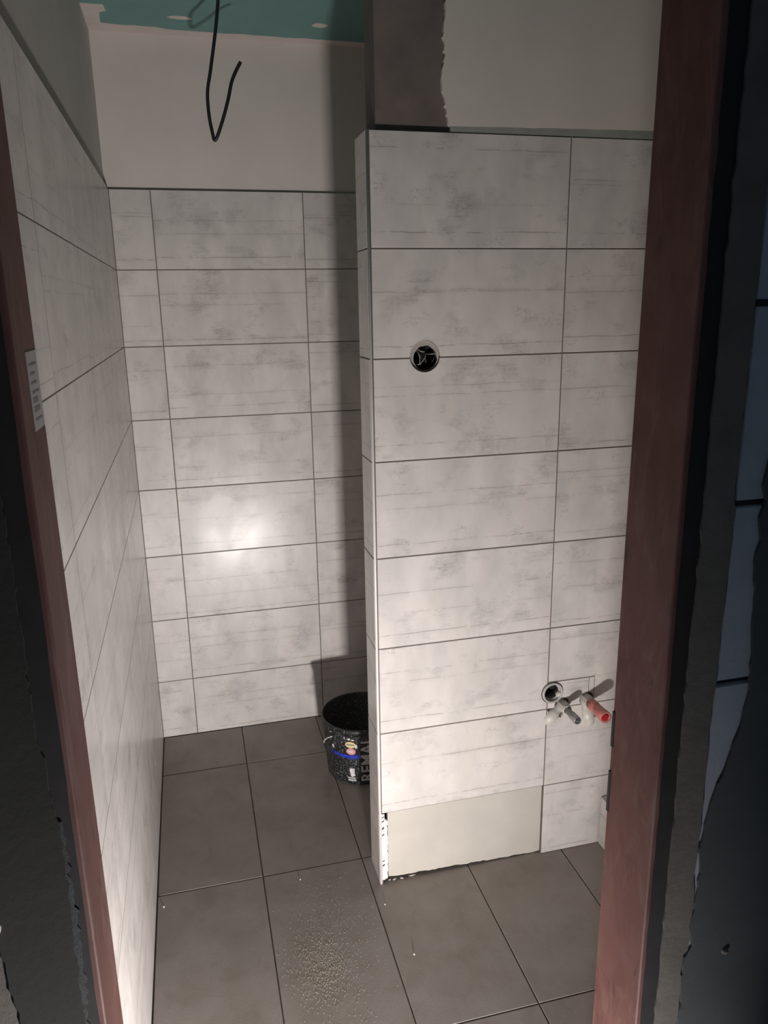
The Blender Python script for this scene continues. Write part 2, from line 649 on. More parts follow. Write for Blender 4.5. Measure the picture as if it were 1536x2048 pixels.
ceil_patch('filler_strip', ragged([(XL - REC, D + REC), (XL - REC, 0.78)], 0.1, 0) +
           ragged([(-0.575, 0.78), (-0.572, 0.83), (-0.592, 0.842), (-0.596, 0.93), (-0.56, 0.937), (-0.44, 0.94), (-0.40, 0.955), (-0.2, 0.955), (0.0, 0.958), (0.2, 0.957), (0.35, 0.96), (XR, 0.957), (XR, D + REC)], 0.03, 0.002, 4), 0.0012)
for (cx_, cy_, rx, ry, sd) in ((-0.363, 0.843, 0.036, 0.014, 1), (0.056, 0.826, 0.024, 0.018, 2), (-0.36, 0.45, 0.03, 0.02, 3), (0.06, 0.42, 0.03, 0.018, 5), (-0.30, 0.67, 0.022, 0.015, 6), (0.42, 0.70, 0.03, 0.02, 7)):
    rg = random.Random(sd)
    ceil_patch('filler_dab', [(cx_ + rx * math.cos(t / 18 * 2 * PI) * rg.uniform(0.88, 1.1), cy_ + ry * math.sin(t / 18 * 2 * PI) * rg.uniform(0.85, 1.1)) for t in range(18)], 0.0015)

# ---- partition wall between the shower niche and the basin side
pw = box('wall_partition', 0.0095, XR + 0.0004, REC, T - REC, rowz(1) + 0.002, TOP - 0.001, 'plaster')
tag(pw, kind='structure')
# core behind the open inspection hole
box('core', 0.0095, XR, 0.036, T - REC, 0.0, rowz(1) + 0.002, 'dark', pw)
box('grout', 0.0078, XR, 0.0018, REC, rowz(1), TOP - 0.001, 'grout', pw)
box('grout', W, XR, 0.0018, 0.036, 0, rowz(1), 'grout', pw)
box('grout', 0.002, 0.0095, 0.006, T - 0.004, 0, TOP - 0.001, 'grout', pw)
# end-face strips
for k in range(8):
    tile(0.0035, T, rowz(k), rowz(k + 1), pw, '-x', 0.0)
    # niche side of the partition
    for a, b in ((0.0, XB + 2 * W), (XB + 2 * W, XR)):
        t_ = tile(a, b, rowz(k), rowz(k + 1), pw, '-y', T)
        t_.rotation_euler = (0, 0, PI)
# corner trim
ctm = tube_mesh('corner_trim', [(0.0038, 0.0034, 0.001), (0.0038, 0.0034, TOP)], 0.0034, 10)
link('corner_trim', ctm, 'white', pw, True)
HX = 0.0078
BOXX, BOXZ, BOXR = 0.138, rowz(6) + 0.003, 0.0385
DRX, DRZ = 0.518, 0.540
for k in range(1, 8):
    t1 = tile(HX, W, rowz(k), rowz(k + 1), pw, '-y', 0.0)
    if k in (5, 6):
        cut(t1, [disc_cutter(BOXX, BOXZ, BOXR)])
    if k == 2:
        cut(t1, [disc_cutter(DRX, DRZ, 0.0345)])
    if k not in (1, 2):
        tile(W, XR, rowz(k), rowz(k + 1), pw, '-y', 0.0)
tile(W, XR, 0, rowz(1), pw, '-y', 0.0)
# the two tiles notched round the water connections
g = GAP / 2
z2, z3 = rowz(2), rowz(3)
ELB = [(0.507, 0.453), (0.548, 0.492)]
ELC = [(0.640, 0.424), (0.628, 0.500)]


def notched(outline, c, cutters):
    me = plate_mesh('tile', [(x - c[0], z - c[1]) for x, z in outline], [], 0, 0.0085)
    o = link('tile', me, 'tile', pw)
    o.location = (c[0], 0, c[1])
    cut(o, [poly_cutter(cc) for cc in cutters])
    return o


def circ(x, z, r, n=28):
    return [(x + r * math.cos(2 * PI * k / n), z + r * math.sin(2 * PI * k / n)) for k in range(n)]


zn = 0.5735
notched([(W + g, zn + g), (0.6515, zn + g), (0.6515, z2 + g), (XR, z2 + g), (XR, z3 - g), (W + g, z3 - g)], (0.60, 0.62), [circ(DRX, DRZ, 0.0345)])
notched([(W + g, z2 + g), (0.632, z2 + g), (0.632, zn - g), (W + g, zn - g)], (0.565, 0.53), [circ(DRX, DRZ, 0.0345), circ(0.550, 0.497, 0.0235), circ(0.628, 0.505, 0.0225)])
notched([(0.6345, z2 + g), (0.6492, z2 + g), (0.6492, zn - g), (0.6345, zn - g)], (0.642, 0.53), [circ(0.628, 0.505, 0.0225)])
notched([(W + g, rowz(1) + g), (XR, rowz(1) + g), (XR, z2 - g), (W + g, z2 - g)], (0.61, 0.36),
        [circ(0.550, 0.497, 0.0235), circ(0.628, 0.505, 0.0225), [(0.518, 0.505), (0.5035, 0.489), (0.512, 0.464), (0.549, 0.456), (0.572, 0.495)],
         [(0.612, 0.495), (0.618, 0.440), (0.6645, 0.440), (0.652, 0.495)]])

# open inspection hole at the bottom: cream board set back, ragged lower edge
bot = ragged([(W - 0.001, 0.004), (0.35, 0.0045), (0.22, 0.010), (0.12, 0.013), (0.05, 0.013), (0.027, 0.017)], 0.01, 0.0013, 9)
plate('inspection_board', [(0.027, rowz(1) + 0.002), (W - 0.001, rowz(1) + 0.002)] + bot, 0.0098, 0.0225, 'board', pw)
tagp = box('tile_backing_strip', 0.0072, 0.0165, 0.0045, 0.030, 0.012, rowz(1) - 0.005, 'white', pw)
for zz, hh in ((0.219, 0.003), (0.205, 0.004), (0.181, 0.006), (0.160, 0.004), (0.073, 0.003), (0.058, 0.005)):
    me = plate_mesh('backing_mark', [(0.0085, zz), (0.0150, zz + 0.004), (0.0150, zz + 0.004 + hh), (0.0085, zz + hh)], [], 0.0038, 0.0047)
    link('backing_mark', me, 'inkblack', pw)
# foam bead
rg = random.Random(3)
bp = []
br = []
z = 0.014
while z < 0.205:
    bp.append((0.0205 + rg.uniform(-0.0012, 0.0012), 0.0105 + rg.uniform(-0.002, 0.002), z))
    br.append(rg.uniform(0.0046, 0.0072))
    z += 0.007
bp.append((0.0205, 0.013, z))
br.append(0.002)
link('foam_bead', tube_mesh('foam_bead', bp, br, 9), 'foam', pw, True)

# partition above the tiles: bare render at the free end, white plaster to the right
wu = box('wall_partition_upper', 0.026, XR + 0.0004, REC, 0.100, TOP, CEIL, 'bare')
tag(wu, kind='structure')
edge = ragged([(0.196, TOP + 0.012), (0.190, 2.05), (0.181, 2.085), (0.180, 2.12), (0.187, 2.16), (0.183, 2.2), (0.188, 2.26), (0.187, 2.33), (0.192, CEIL - 0.0005)], 0.006, 0.0013, 12)
plate('plaster_coat', edge + [(XR, CEIL - 0.0005), (XR, TOP + 0.020)] + ragged([(0.60, TOP + 0.019), (0.4, TOP + 0.016), (0.30, TOP + 0.0145)], 0.03, 0.0006, 3), 0.0012, REC, 'plaster', wu)
plate('sealing_strip', [(0.200, TOP + 0.0003), (XR, TOP + 0.0003), (XR, TOP + 0.022), (0.200, TOP + 0.022)], 0.0022, REC, 'tape', wu)

# ---- wall with the doorway, seen from the corridor
wd_ = empty('wall_door', (0, 0, 0))
tag(wd_, kind='structure')
YW = YN + 0.008
box('wall_body', -2.4, DL - 0.032, YW, YF - 0.006, 0, 2.7, 'mortar', wd_)
box('wall_body', DR + 0.032, 2.4, YW, YF - 0.006, 0, 2.7, 'mortar', wd_)
box('lintel', DL - 0.032, DR + 0.032, YW, YF - 0.006, DH + 0.032, 2.7, 'mortar', wd_)
# aerated blocks right of the door
zj = [0.0, 0.185, 0.425, 0.665, 0.905, 1.145, 1.383, 1.617, 1.857, 2.097, 2.337, 2.577, 2.7]
for i, (a, b) in enumerate(zip(zj, zj[1:])):
    x0 = 0.1995
    first = True
    while x0 < 2.38:
        ln = (0.6 if i % 2 else 0.36) if first else 0.6
        x1 = min(2.4, x0 + ln)
        dx = random.Random(i).uniform(-0.001, 0.002) if first else 0
        box('block', x0 + dx, x1 - 0.006, YN - 0.001 + random.uniform(-.0005, .0005), YW, a + 0.004, b - 0.004, 'block', wd_, 0.0012)
        x0 = x1
        first = False
# render strip between frame and blocks (ragged edges)
le = ragged([(0.153, 0.0), (0.154, 0.4), (0.156, 0.70), (0.155, 1.0), (0.156, 1.4), (0.155, 1.7), (0.158, 2.0)], 0.015, 0.0008, 21)
re_ = ragged([(0.1975, 2.0), (0.1965, 1.39), (0.1985, 1.37), (0.196, 1.05), (0.198, 0.93), (0.196, 0.85), (0.199, 0.76), (0.1985, 0.73), (0.190, 0.725), (0.189, 0.69), (0.194, 0.685), (0.192, 0.64), (0.19, 0.4), (0.192, 0.0)], 0.02, 0.0008, 22)
plate('render_strip', le + re_, YN - 0.004, YW, 'render', wd_)
# dark adhesive render over the blocks
dk = ragged([(0.300, 1.60), (0.262, 1.50), (0.240, 1.44), (0.236, 1.405), (0.243, 1.385), (0.234, 1.365), (0.240, 1.335), (0.235, 1.32), (0.240, 1.27), (0.247, 1.18), (0.250, 1.13), (0.241, 1.08), (0.222, 1.01), (0.210, 0.972), (0.205, 0.95), (0.200, 0.90), (0.204, 0.86), (0.202, 0.80), (0.197, 0.77), (0.200, 0.74), (0.192, 0.72), (0.191, 0.68), (0.196, 0.65), (0.193, 0.5), (0.196, 0.0)], 0.012, 0.0012, 23)
plate('dark_render', dk + [(2.4, 0.0), (2.4, 1.60)], YN - 0.0055, YN, 'darkrender', wd_)
for (x, zc, r) in ((0.258, 0.717, 0.006), (0.33, 1.02, 0.004)):
    me = lathe_mesh('render_lump', [(0, -0.006), (r * .7, -0.004), (r, 0), (r, 0.004)], 'y', 10, (x, YN - 0.005, zc))
    link('render_lump', me, 'render', wd_, True)
# left of the door: dark olive render with a broken edge
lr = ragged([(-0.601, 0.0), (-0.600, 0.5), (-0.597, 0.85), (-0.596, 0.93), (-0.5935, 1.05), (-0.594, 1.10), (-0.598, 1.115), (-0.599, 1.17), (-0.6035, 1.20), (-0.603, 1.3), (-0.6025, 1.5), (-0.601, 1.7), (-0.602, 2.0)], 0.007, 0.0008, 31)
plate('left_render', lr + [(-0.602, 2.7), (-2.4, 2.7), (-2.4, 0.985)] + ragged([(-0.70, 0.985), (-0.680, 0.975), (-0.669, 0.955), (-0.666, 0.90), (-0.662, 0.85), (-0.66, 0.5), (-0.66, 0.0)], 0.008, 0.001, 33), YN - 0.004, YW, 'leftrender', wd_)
plate('lower_render', [(-2.4, 0.0), (-0.655, 0.0), (-0.655, 0.98), (-2.4, 0.98)], YN - 0.002, YW - 0.001, 'render', wd_)
ch = ragged([(-0.597, 0.80), (-0.5905, 0.88), (-0.5885, 0.98), (-0.590, 1.06), (-0.5915, 1.10)], 0.006, 0.0012, 36)
plate('lit_render_edge', ch + [(-0.60, 1.10), (-0.604, 0.95), (-0.604, 0.80)], YN - 0.0025, YN + 0.001, 'leftlitedge', wd_)  # ragged broken rim, its lighter tone painted as caught light
me = lathe_mesh('render_lump', [(0, -0.008), (0.006, -0.006), (0.009, 0), (0.009, 0.004)], 'y', 12, (-0.674, YN - 0.008, 0.985))
link('render_lump', me, 'plaster', wd_, True)

# ---- steel door frame
df = empty('door_1', ((DL + DR) / 2, (YN + YF) / 2, 0))
tag(df, kind='structure')


def child(o, parent):
    o.parent = parent
    o.matrix_parent_inverse = Matrix.Translation(-parent.location)
    return o


def jamb(side):
    """bent steel section: near flange, reveal, small rebate lip at the room side"""
    s = side
    x = DR if s > 0 else DL
    rr = 0.003
    prof = [(x + s * 0.031, YN + 0.012), (x + s * 0.031, YN)]
    for i in range(6):
        a = i / 5 * PI / 2
        prof.append((x + s * (rr - rr * math.sin(a)), YN + rr - rr * math.cos(a)))
    prof += [(x, YF - 0.010), (x + s * 0.0015, YF - 0.0085), (x + s * 0.0015, YF), (x + s * 0.031, YF), (x + s * 0.031, YF - 0.012), (x + s * 0.012, YF - 0.012), (x + s * 0.012, YN + 0.012)]
    bm = bmesh.new()
    lo = [bm.verts.new((a, b, 0)) for a, b in prof]
    hi = [bm.verts.new((a, b, DH + 0.03)) for a, b in prof]
    n = len(prof)
    for i in range(n):
        bm.faces.new((lo[i], lo[(i + 1) % n], hi[(i + 1) % n], hi[i]))
    bm.faces.new(lo[::-1])
    bm.faces.new(hi)
    return child(link('jamb', bm_mesh(bm, 'jamb'), 'steel'), df)


jl, jr = jamb(-1), jamb(1)
for s_, x_ in ((-1, DL), (1, DR)):
    fl = ragged([(x_ + s_ * 0.007, 0.0), (x_ + s_ * 0.007, DH)], 0.03, 0.0004, 50 + s_)
    child(plate('flange_shade', fl + [(x_ + s_ * 0.0308, DH), (x_ + s_ * 0.0308, 0.0)], YN - 0.0008, YN + 0.0006, 'flangeshade'), df)  # thin sheet over the steel flange, shade put into its colour
child(box('head', DL, DR, YN, YF, DH, DH + 0.03, 'steel', None, 0.003), df)
for za, zb in ((1.0, 1.056), (0.893, 0.960)):
    child(box('strike_slot', DR - 0.0004, DR + 0.004, YF - 0.0045, YF + 0.0004, za, zb, 'seal'), df)  # solid black box drawn as the shade of an open strike hole
st = box('sticker', DL - 0.0005, DL + 0.0006, -1.0085, -0.955, 1.506, 1.583, 'sticker')
child(st, df)
tag(st, 'grey paper sticker with faded print')
for i in range(7):
    zz = 1.515 + i * 0.009
    y1 = -0.963 - (i % 3) * 0.006
    child(box('print_line', DL + 0.0005, DL + 0.0008, -1.000, y1, zz, zz + (0.005 if i in (1, 2) else 0.0025), 'print'), df)

# ================================================================ THINGS
# ---- work lamp outside the door (source of the light)
wk = empty('floodlight', (LAMP.x, LAMP.y, -0.004))
tag(wk, 'black floodlight on a yellow stand on the corridor floor', 'lamp')
rot = Matrix.Translation(LAMP) @ Matrix.Rotation(LAMP_YAW, 4, 'Z') @ Matrix.Rotation(LAMP_TILT, 4, 'X')


def lampbox(name, x0, x1, y0, y1, z0, z1, mat, bev=0.0):
    o = box(name, x0, x1, y0, y1, z0, z1, mat, None, bev)
    o.data.transform(rot)
    return child(o, wk)


lampbox('housing', -0.06, 0.06, -0.05, -0.012, -0.05, 0.05, 'lampbody', 0.004)
lampbox('led_panel', -0.0425, 0.0425, -0.012, -0.0105, -0.025, 0.025, 'led')
for i in range(6):
    xx = -0.05 + i * 0.02
    lampbox('cooling_fin', xx - 0.002, xx + 0.002, -0.062, -0.048, -0.042, 0.042, 'lampbody')
for s in (-1, 1):
    child(link('stand_arm', tube_mesh('stand_arm', [(LAMP.x + s * 0.066, LAMP.y - 0.03, LAMP.z), (LAMP.x + s * 0.066, LAMP.y - 0.03, 0.008), (LAMP.x + s * 0.066, LAMP.y - 0.12, 0.003)], 0.006, 8), 'yellow'), wk)
    child(link('stand_foot', tube_mesh('stand_foot', [(LAMP.x + s * 0.066, LAMP.y - 0.12, 0.003), (LAMP.x + s * 0.066, LAMP.y + 0.0, 0.003)], 0.006, 8), 'yellow'), wk)
ld = bpy.data.lights.new('floodlight_led', 'AREA')
ld.shape = 'RECTANGLE'
ld.size = 0.085
ld.size_y = 0.05
ld.energy = LAMP_POWER
ld.color = (1.0, 0.95, 0.925)
ld.spread = LAMP_SPREAD
lo_ = bpy.data.objects.new('floodlight_led', ld)
COL.objects.link(lo_)
lo_.matrix_world = rot @ Matrix.Translation((0, -0.008, 0)) @ Matrix.Rotation(PI / 2, 4, 'X')
lo_.parent = wk
lo_.matrix_parent_inverse = Matrix.Translation(-wk.location)

# ---- bucket
BX, BY = 0.079, 0.602
RB, RT, HB = 0.122, 0.136, 0.220


def br_at(z):
    return RB + (RT - RB) * z / HB


bk = empty('paint_bucket', (BX, BY, 0.0005))
tag(bk, 'black splattered paint bucket standing behind the tiled partition', 'bucket')
prof = [(0, 0.0), (RB - 0.004, 0.0), (RB, 0.004)] + [(br_at(z_), z_) for z_ in (0.05, 0.1, 0.15, 0.186)]
prof += [(br_at(HB), HB), (br_at(HB) - 0.0035, HB), (br_at(0.05) - 0.003, 0.05), (0, 0.05)]
link('body', lathe_mesh('body', prof, 'z', 64), 'bucket', bk, True)
rim = [(br_at(0.2) - 0.0005, 0.196), (br_at(0.2) + 0.0035, 0.198), (br_at(0.21) + 0.004, 0.212), (br_at(0.22) + 0.0035, 0.222), (br_at(0.22) - 0.003, 0.222), (br_at(0.22) - 0.003, 0.214)]
link('rim', lathe_mesh('rim', rim, 'z', 64, closed=True), 'bucket', bk, True)


def wrap(me, off):
    """flat mesh (x = arc length at r .131, y = height) onto the bucket; angle 0 at -y"""
    for v in me.vertices:
        x, y, z = v.co
        a = x / 0.131 - PI / 2
        r = br_at(y) + off + z
        v.co = (r * math.cos(a), r * math.sin(a), y)


def decal(name, outline, mat, off=0.0006, parent=None, n=2):
    tris = tessellate_polygon([[Vector((x, y, 0)) for x, y in outline]])
    bm = bmesh.new()
    vv = [bm.verts.new((x, y, 0)) for x, y in outline]
    for t in tris:
        bm.faces.new([vv[i] for i in t])
    bmesh.ops.subdivide_edges(bm, edges=bm.edges[:], cuts=n, use_grid_fill=True)
    bmesh.ops.triangulate(bm, faces=bm.faces[:])
    me = bm_mesh(bm, name)
    wrap(me, off)
    o = link(name, me, mat, parent or bk)
    md = o.modifiers.new('th', 'SOLIDIFY')
    md.thickness = 0.0004
    md.offset = 0
    return o


def arc(deg):
    return math.radians(deg + 90) * 0.131


def ell(cx, cy, rx, ry, n=22):
    return [(cx + rx * math.cos(2 * PI * k / n), cy + ry * math.sin(2 * PI * k / n)) for k in range(n)]


# blue brush stroke round the front
up_ = [(arc(-157), 0.121), (arc(-145), 0.124), (arc(-130), 0.122), (arc(-118), 0.122), (arc(-108), 0.126), (arc(-103.5), 0.127)]
dn_ = [(arc(-104), 0.110), (arc(-115), 0.108), (arc(-130), 0.108), (arc(-145), 0.112), (arc(-156), 0.114)]
tag(decal('blue_stroke', ragged(up_, 0.008, 0.0006, 5) + ragged(dn_, 0.008, 0.0006, 6), 'blue', 0.0008, None, 3), 'blue paint stroke')
s1 = decal('cream_sticker', ell(arc(-118), 0.164, 0.0185, 0.0125), 'cream', 0.0008)
tag(s1, 'cream oval sticker')
s2 = decal('pink_sticker', ell(arc(-117.5), 0.1375, 0.0165, 0.0125), 'pink', 0.0008)
tag(s2, 'pink oval sticker')
decal('sticker_stroke', ell(arc(-117.5), 0.138, 0.009, 0.004), 'pale', 0.0014, s2)
decal('sticker_band', [(arc(-124), 0.1615), (arc(-112), 0.1615), (arc(-112), 0.167), (arc(-124), 0.167)], 'print', 0.0014, s1)
decal('sticker_tail', ell(arc(-109.5), 0.159, 0.005, 0.008), 'pale', 0.0006)
decal('white_emblem', ragged([(arc(-121), 0.067), (arc(-113), 0.069), (arc(-113.5), 0.050), (arc(-112), 0.040), (arc(-117), 0.034), (arc(-119.5), 0.036), (arc(-120), 0.05), (arc(-121), 0.067)], 0.006, 0.0007, 8)[:-1], 'pale', 0.0008)
decal('white_caption', [(arc(-125), 0.028), (arc(-112), 0.028), (arc(-112), 0.032), (arc(-125), 0.032)], 'pale', 0.0008)
for i in range(9):
    x = arc(-124 + i * 1.5)
    decal('caption_letter', [(x, 0.017), (x + 0.0022, 0.017), (x + 0.0022, 0.025), (x, 0.025)], 'pale', 0.0008, None, 0)
for (a, zz, rx, ry) in ((-149, 0.142, 0.007, 0.008), (-152, 0.197, 0.009, 0.005), (-127, 0.188, 0.003, 0.004), (-120, 0.186, 0.006, 0.004), (-114, 0.184, 0.007, 0.003)):
    rg = random.Random(int(-a))
    decal('paint_splash', [(arc(a) + rx * math.cos(t / 9 * 2 * PI) * rg.uniform(.6, 1.2), zz + ry * math.sin(t / 9 * 2 * PI) * rg.uniform(.6, 1.2)) for t in range(9)], 'pale', 0.0009)
# lettering REMAL running upwards
fc = bpy.data.curves.new('lettering', 'FONT')
fc.body = 'REMAL'
fc.size = 0.066
fc.space_character = 1.02
fc.offset = 0.0011
tmp = bpy.data.objects.new('lettering', fc)
COL.objects.link(tmp)
bpy.context.view_layer.update()
me = bpy.data.meshes.new_from_object(tmp.evaluated_get(bpy.context.evaluated_depsgraph_get()))
bpy.data.objects.remove(tmp)
xs_ = [v.co.x for v in me.vertices]
x0_, x1_ = min(xs_), max(xs_)
sc = 0.178 / (x1_ - x0_)
for v in me.vertices:
    x, y = (v.co.x - x0_) * sc, v.co.y * sc
    v.co = (arc(-106.5) + 0.050 - y, 0.019 + x, 0)      # rotated 90 degrees, reads upwards
bm = bmesh.new()
bm.from_mesh(me)
bmesh.ops.triangulate(bm, faces=bm.faces[:])
for _ in range(2):
    bmesh.ops.subdivide_edges(bm, edges=[e for e in bm.edges if e.calc_length() > 0.012], cuts=1)
    bmesh.ops.triangulate(bm, faces=bm.faces[:])
me2 = bpy.data.meshes.new('lettering')
bm.to_mesh(me2)
bm.free()
wrap(me2, 0.0010)
let = link('lettering', me2, 'letter', bk)
tag(let, 'grey block lettering REMAL')
# ear and broken wire of the bail
a0 = math.radians(-143)
r0_ = br_at(0.19) + 0.004
link('handle_ear', lathe_mesh('handle_ear', [(0, -0.006), (0.008, -0.005), (0.010, 0.004), (0, 0.006)], 'y', 12, (0, 0, 0)), 'bucket', bk).matrix_local = Matrix.Translation((br_at(0.185) * math.cos(a0), br_at(0.185) * math.sin(a0), 0.183)) @ Matrix.Rotation(a0 + PI / 2, 4, 'Z')


def onb(deg, z, off):
    a = math.radians(deg)
    return (br_at(z) * math.cos(a) + off * math.cos(a), br_at(z) * math.sin(a) + off * math.sin(a), z)


link('handle_wire', tube_mesh('handle_wire', catmull([onb(-147, 0.182, 0.006), onb(-149, 0.180, 0.010), onb(-156, 0.168, 0.013), onb(-163, 0.150, 0.016), onb(-168, 0.135, 0.012)], 6), 0.0019, 8), 'pale', bk, True)


# ---- hanging cable
def ray(u, v, y):
    d = fwd + (u - 768) / 1538.84 * r2 + (1024 - v) / 1538.84 * u2
    return CAM + d * ((y - CAM.y) / d.y)


cp = [ray(u, v, 0.54 + dy) for u, v, dy in ((436, -60, 0), (436, 0, 0), (431, 60, 0), (421, 140, 0), (415, 185, 0), (418, 230, 0), (424, 262, 0), (429, 280, 0.0), (435, 272, -0.005), (446, 238, -0.01), (456, 200, -0.01), (463, 165, -0.01), (471, 144, -0.01), (481, 124, -0.01))]
top = Vector((cp[0].x, 0.54, CEIL - 0.001))
cp = [top] + [p for p in cp[1:]]
org = Vector(top)
cab = link('lighting_cable', tube_mesh('lighting_cable', [p - org for p in catmull(cp, 7)], 0.0048, 10), 'cable', None, True)
cab.location = org
tag(cab, 'black cable hanging from the ceiling with a hooked free end', 'cable')

# ---- flush electrical box
eb = empty('wall_box', (BOXX, 0.0, BOXZ))
tag(eb, 'round flush electrical box with loose wires in the partition', 'electrical box')
# opening in the partition body so that the box has its depth
cut(pw, [disc_cutter(BOXX, BOXZ, BOXR + 0.001, -0.01, 0.06)])
for c_ in [c for c in pw.children if c.name.startswith('grout')]:
    bbx = [v.co for v in c_.data.vertices]
    if min(v.z for v in bbx) < BOXZ < max(v.z for v in bbx) and max(v.x for v in bbx) > 0.3:
        cut(c_, [disc_cutter(BOXX, BOXZ, BOXR + 0.001, -0.02, 0.06)])
link('shell', lathe_mesh('shell', [(0.0375, 0.010), (0.0375, 0.055), (0, 0.055), (0, 0.053), (0.0340, 0.053), (0.0340, 0.010)], 'y', 36), 'dark', eb)
# plaster showing round the box, thicker above and left
out = [(0.0376 * math.cos(t / 36 * 2 * PI), 0.0376 * math.sin(t / 36 * 2 * PI)) for t in range(36)]
rgb = random.Random(2)
inn = [((0.0300 * math.cos(t / 36 * 2 * PI)) * rgb.uniform(0.98, 1.02) + 0.0028, (0.0305 * math.sin(t / 36 * 2 * PI)) * rgb.uniform(0.93, 1.02) - 0.0045) for t in range(36)]
link('plaster_collar', plate_mesh('plaster_collar', out, [inn], 0.0075, 0.016), 'collar', eb)
wires = [[(-0.018, 0.03, 0.020), (-0.014, 0.012, 0.008), (-0.011, 0.008, -0.004), (-0.012, 0.006, -0.018), (-0.017, 0.008, -0.020)],
         [(0.006, 0.04, 0.010), (0.006, 0.016, 0.004), (0.002, 0.010, -0.006), (-0.008, 0.008, -0.016), (-0.010, 0.007, -0.020)],
         [(-0.015, 0.02, 0.018), (-0.008, 0.012, 0.012), (0.0, 0.012, 0.010), (0.004, 0.016, 0.011)],
         [(0.012, 0.035, 0.004), (0.018, 0.012, 0.004), (0.026, 0.010, 0.005), (0.030, 0.014, 0.003)],
         [(0.025, 0.03, 0.006), (0.026, 0.013, 0.000), (0.026, 0.012, -0.008), (0.022, 0.016, -0.016)]]
for i, wv in enumerate(wires):
    link('wire', tube_mesh('wire', catmull(wv, 5), 0.0012, 6), 'wire' if i < 4 else 'cable', eb, True)
for i in range(3):
    link('wire', tube_mesh('wire', catmull([(-0.02 + i * 0.006, 0.045, 0.02 - i * 0.004), (-0.012 + i * 0.005, 0.02, 0.014), (-0.004 + i * 0.006, 0.018, -0.006 - i * 0.004), (0.004, 0.03, -0.016)], 5), 0.0019, 6), 'cable', eb, True)

# ---- drain socket
dr = empty('drain_pipe', (DRX, 0.0, DRZ))
tag(dr, 'grey plastic drain socket opening left of the two water connections', 'pipe')
link('socket', lathe_mesh('socket', [(0.0300, -0.006), (0.0320, -0.004), (0.0320, 0.004), (0.0300, 0.006), (0.0300, 0.045), (0.0255, 0.045), (0.0255, -0.001), (0.0265, -0.006)], 'y', 40, closed=True), 'socket', dr, True)
link('seal', lathe_mesh('seal', [(0.0258, 0.004), (0.0225, 0.006), (0.0225, 0.011), (0.0258, 0.013)], 'y', 40, closed=True), 'socket', dr, True)
link('pipe_bottom', lathe_mesh('pipe_bottom', [(0.0256, 0.040), (0, 0.044), (0, 0.046), (0.0256, 0.046)], 'y', 30), 'dark', dr)
link('plaster_rest', lathe_mesh('plaster_rest', [(0.0, -0.006), (0.006, -0.005), (0.009, 0.0), (0.007, 0.010), (0, 0.012)], 'y', 9, (0.022, 0.003, -0.010)), 'ppr', dr)
cut(pw, [disc_cutter(DRX, DRZ, 0.0335, -0.01, 0.06)])
for c_ in [c for c in pw.children if c.name.startswith('grout')]:
    bbx = [v.co for v in c_.data.vertices]
    if min(v.z for v in bbx) < DRZ < max(v.z for v in bbx) and max(v.x for v in bbx) > 0.6:
        cut(c_, [disc_cutter(DRX, DRZ, 0.0335, -0.02, 0.06)])
        cut(c_, [poly_cutter([(0.505, 0.455), (0.56, 0.455), (0.655, 0.425), (0.655, 0.525), (0.505, 0.505)], -0.02, 0.0105)])


# ---- water connections
def connection(name, label, elbow, head, bodyr, plug):
    root = empty(name, (head[0], 0.0, head[1]))
    tag(root, label, 'pipe fitting', 'water connections beside the drain')
    hx, hz = head
    ex, ez = elbow
    d = Vector((ex - hx, 0, ez - hz))
    L_ = d.length
    d.normalize()
    pts = [Vector((0, 0.0045, 0)) - d * 0.006, Vector((0, 0.0045, 0)), Vector((0, 0.004, 0)) + d * (L_ * 0.45), Vector((0, 0.003, 0)) + d * (L_ * 0.47), Vector((0, 0.003, 0)) + d * (L_ * 0.85), Vector((0, 0.004, 0)) + d * (L_ + 0.004), Vector((0, 0.006, 0)) + d * (L_ + 0.011), Vector((0, 0.008, 0)) + d * (L_ + 0.014)]
    rr = [bodyr * 0.75, bodyr * 0.96, bodyr * 0.96, bodyr * 1.10, bodyr * 1.12, bodyr * 0.98, bodyr * 0.6, bodyr * 0.15]
    link('elbow', tube_mesh('elbow', pts, rr, 20), 'ppr', root, True)
    link('collar', lathe_mesh('collar', [(0, -0.030), (0.0125, -0.030), (0.0150, -0.027), (0.0160, -0.020), (0.0165, 0.008), (0, 0.010)], 'y', 8), 'ppr', root)
    link('collar_ring', lathe_mesh('collar_ring', [(0.010, -0.034), (0.0135, -0.034), (0.0138, -0.029), (0.010, -0.029)], 'y', 24, closed=True), 'ppr', root, True)
    plug(root)
    return root


def plug_metal(root):
    link('plug', lathe_mesh('plug', [(0, -0.033), (0.0095, -0.033), (0.0095, -0.060), (0.0112, -0.062), (0.0118, -0.090), (0.0105, -0.095), (0, -0.095)][::-1], 'y', 20), 'metal', root, True)
    p = link('plug_face', lathe_mesh('plug_face', [(0, -0.0965), (0.0088, -0.0965), (0.0092, -0.094), (0, -0.094)], 'y', 18), 'mortar', root)
    box('plug_slot', -0.0065, 0.0065, -0.0972, -0.096, -0.0012, 0.0012, 'metal', p)


def plug_red(root):
    link('plug', lathe_mesh('plug', [(0, -0.030), (0.0160, -0.030), (0.0165, -0.056), (0.0140, -0.060), (0.0140, -0.066), (0.0165, -0.070), (0.0165, -0.092), (0.0175, -0.096), (0.0175, -0.112), (0.0120, -0.112), (0.0105, -0.100), (0, -0.098)][::-1], 'y', 16), 'red', root, True)
    p = box('plug_square', -0.0088, 0.0088, -0.1128, -0.099, -0.0088, 0.0088, 'deepred', root, 0.0008)
    p.rotation_euler = (0, math.radians(18), 0)


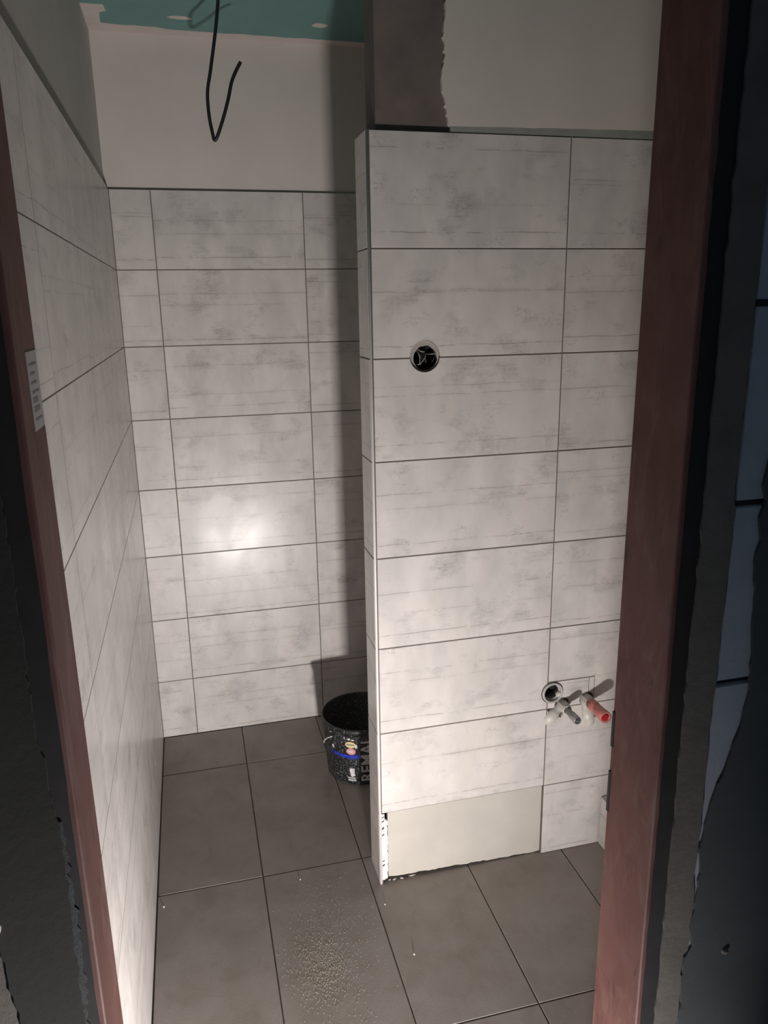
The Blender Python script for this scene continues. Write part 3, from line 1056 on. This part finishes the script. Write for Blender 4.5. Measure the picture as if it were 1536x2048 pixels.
connection('water_connection', 'white water elbow closed with a dull grey plug between drain and red plug', (0.507, 0.453), (0.550, 0.497), 0.0158, plug_metal)
connection('water_connection', 'white upright water elbow closed with a red plastic plug', (0.640, 0.428), (0.626, 0.505), 0.0165, plug_red)

# ---- debris in the gap under the inspection board
for i, (x, y, sx, sz, a) in enumerate(((0.045, 0.010, 0.016, 0.005, 0.5), (0.066, 0.008, 0.012, 0.006, -0.6), (0.10, 0.012, 0.030, 0.005, 0.1), (0.030, 0.012, 0.012, 0.004, 0.2))):
    bm = bmesh.new()
    rg = random.Random(40 + i)
    bmesh.ops.create_icosphere(bm, subdivisions=1, radius=0.5)
    for v in bm.verts:
        v.co = Vector((v.co.x * sx, v.co.y * 0.006, v.co.z * sz)) * rg.uniform(0.75, 1.2)
    o = link('plaster_flake', bm_mesh(bm, 'plaster_flake'), 'board')
    o.location = (x, y, sz * 0.55 + 0.0003)
    o.rotation_euler = (0, 0, a)
    tag(o, ('pale plaster flake, second from the corner, in the gap under the board', 'short tilted plaster flake, third from the corner, under the board', 'longest plaster flake lying in the gap under the cream board', 'small plaster flake nearest the free corner of the partition')[i], 'flake', 'plaster flakes under the board')

# ---- loose crumbs on the floor
spots = [(-0.006, -0.077, 0.0028, 'white crumb on the floor just before the partition corner'),
         (0.024, -0.263, 0.0030, 'white crumb on the floor tile in front of the partition'),
         (-0.607, 0.077, 0.0030, 'white crumb on the floor beside the left wall'),
         (-0.222, 0.083, 0.0022, 'small crumb near the tile joint in the middle of the floor')]
for i, (x, y, r, lb) in enumerate(spots):
    bm = bmesh.new()
    rg = random.Random(60 + i)
    bmesh.ops.create_icosphere(bm, subdivisions=1, radius=r)
    for v in bm.verts:
        v.co *= rg.uniform(0.7, 1.15)
    o = link('plaster_crumb', bm_mesh(bm, 'plaster_crumb'), 'crumb')
    o.location = (x, y, r * 0.85)
    tag(o, lb, 'crumb', 'plaster crumbs on the floor')

# ---- sand spilled on the floor tile
bm = bmesh.new()
rg = random.Random(11)
for i in range(1900):
    t = rg.random()
    if i < 1250:
        x = rg.gauss(-0.205, 0.036)
        y = rg.gauss(-0.235, 0.06)
    else:
        x = rg.gauss(-0.17, 0.075)
        y = rg.gauss(-0.18, 0.15)
    if x < FX + 0.006 or x > FX + PX - 0.006 or y < -0.47 or y > FY - 0.01:
        continue
    r = rg.uniform(0.0005, 0.0013)
    b_ = [bm.verts.new((x + r * math.cos(a_ + t * 6), y + r * math.sin(a_ + t * 6), 0.0004)) for a_ in (0, 1.6, 3.1, 4.7)]
    tp = bm.verts.new((x, y, 0.0004 + r * 0.7))
    for k in range(4):
        bm.faces.new((b_[k], b_[(k + 1) % 4], tp))
    bm.faces.new(b_[::-1])
so = link('spilled_sand', bm_mesh(bm, 'spilled_sand'), 'sand')
tag(so, 'thin spill of sand grit on the middle floor tile', 'sand', None, 'stuff')
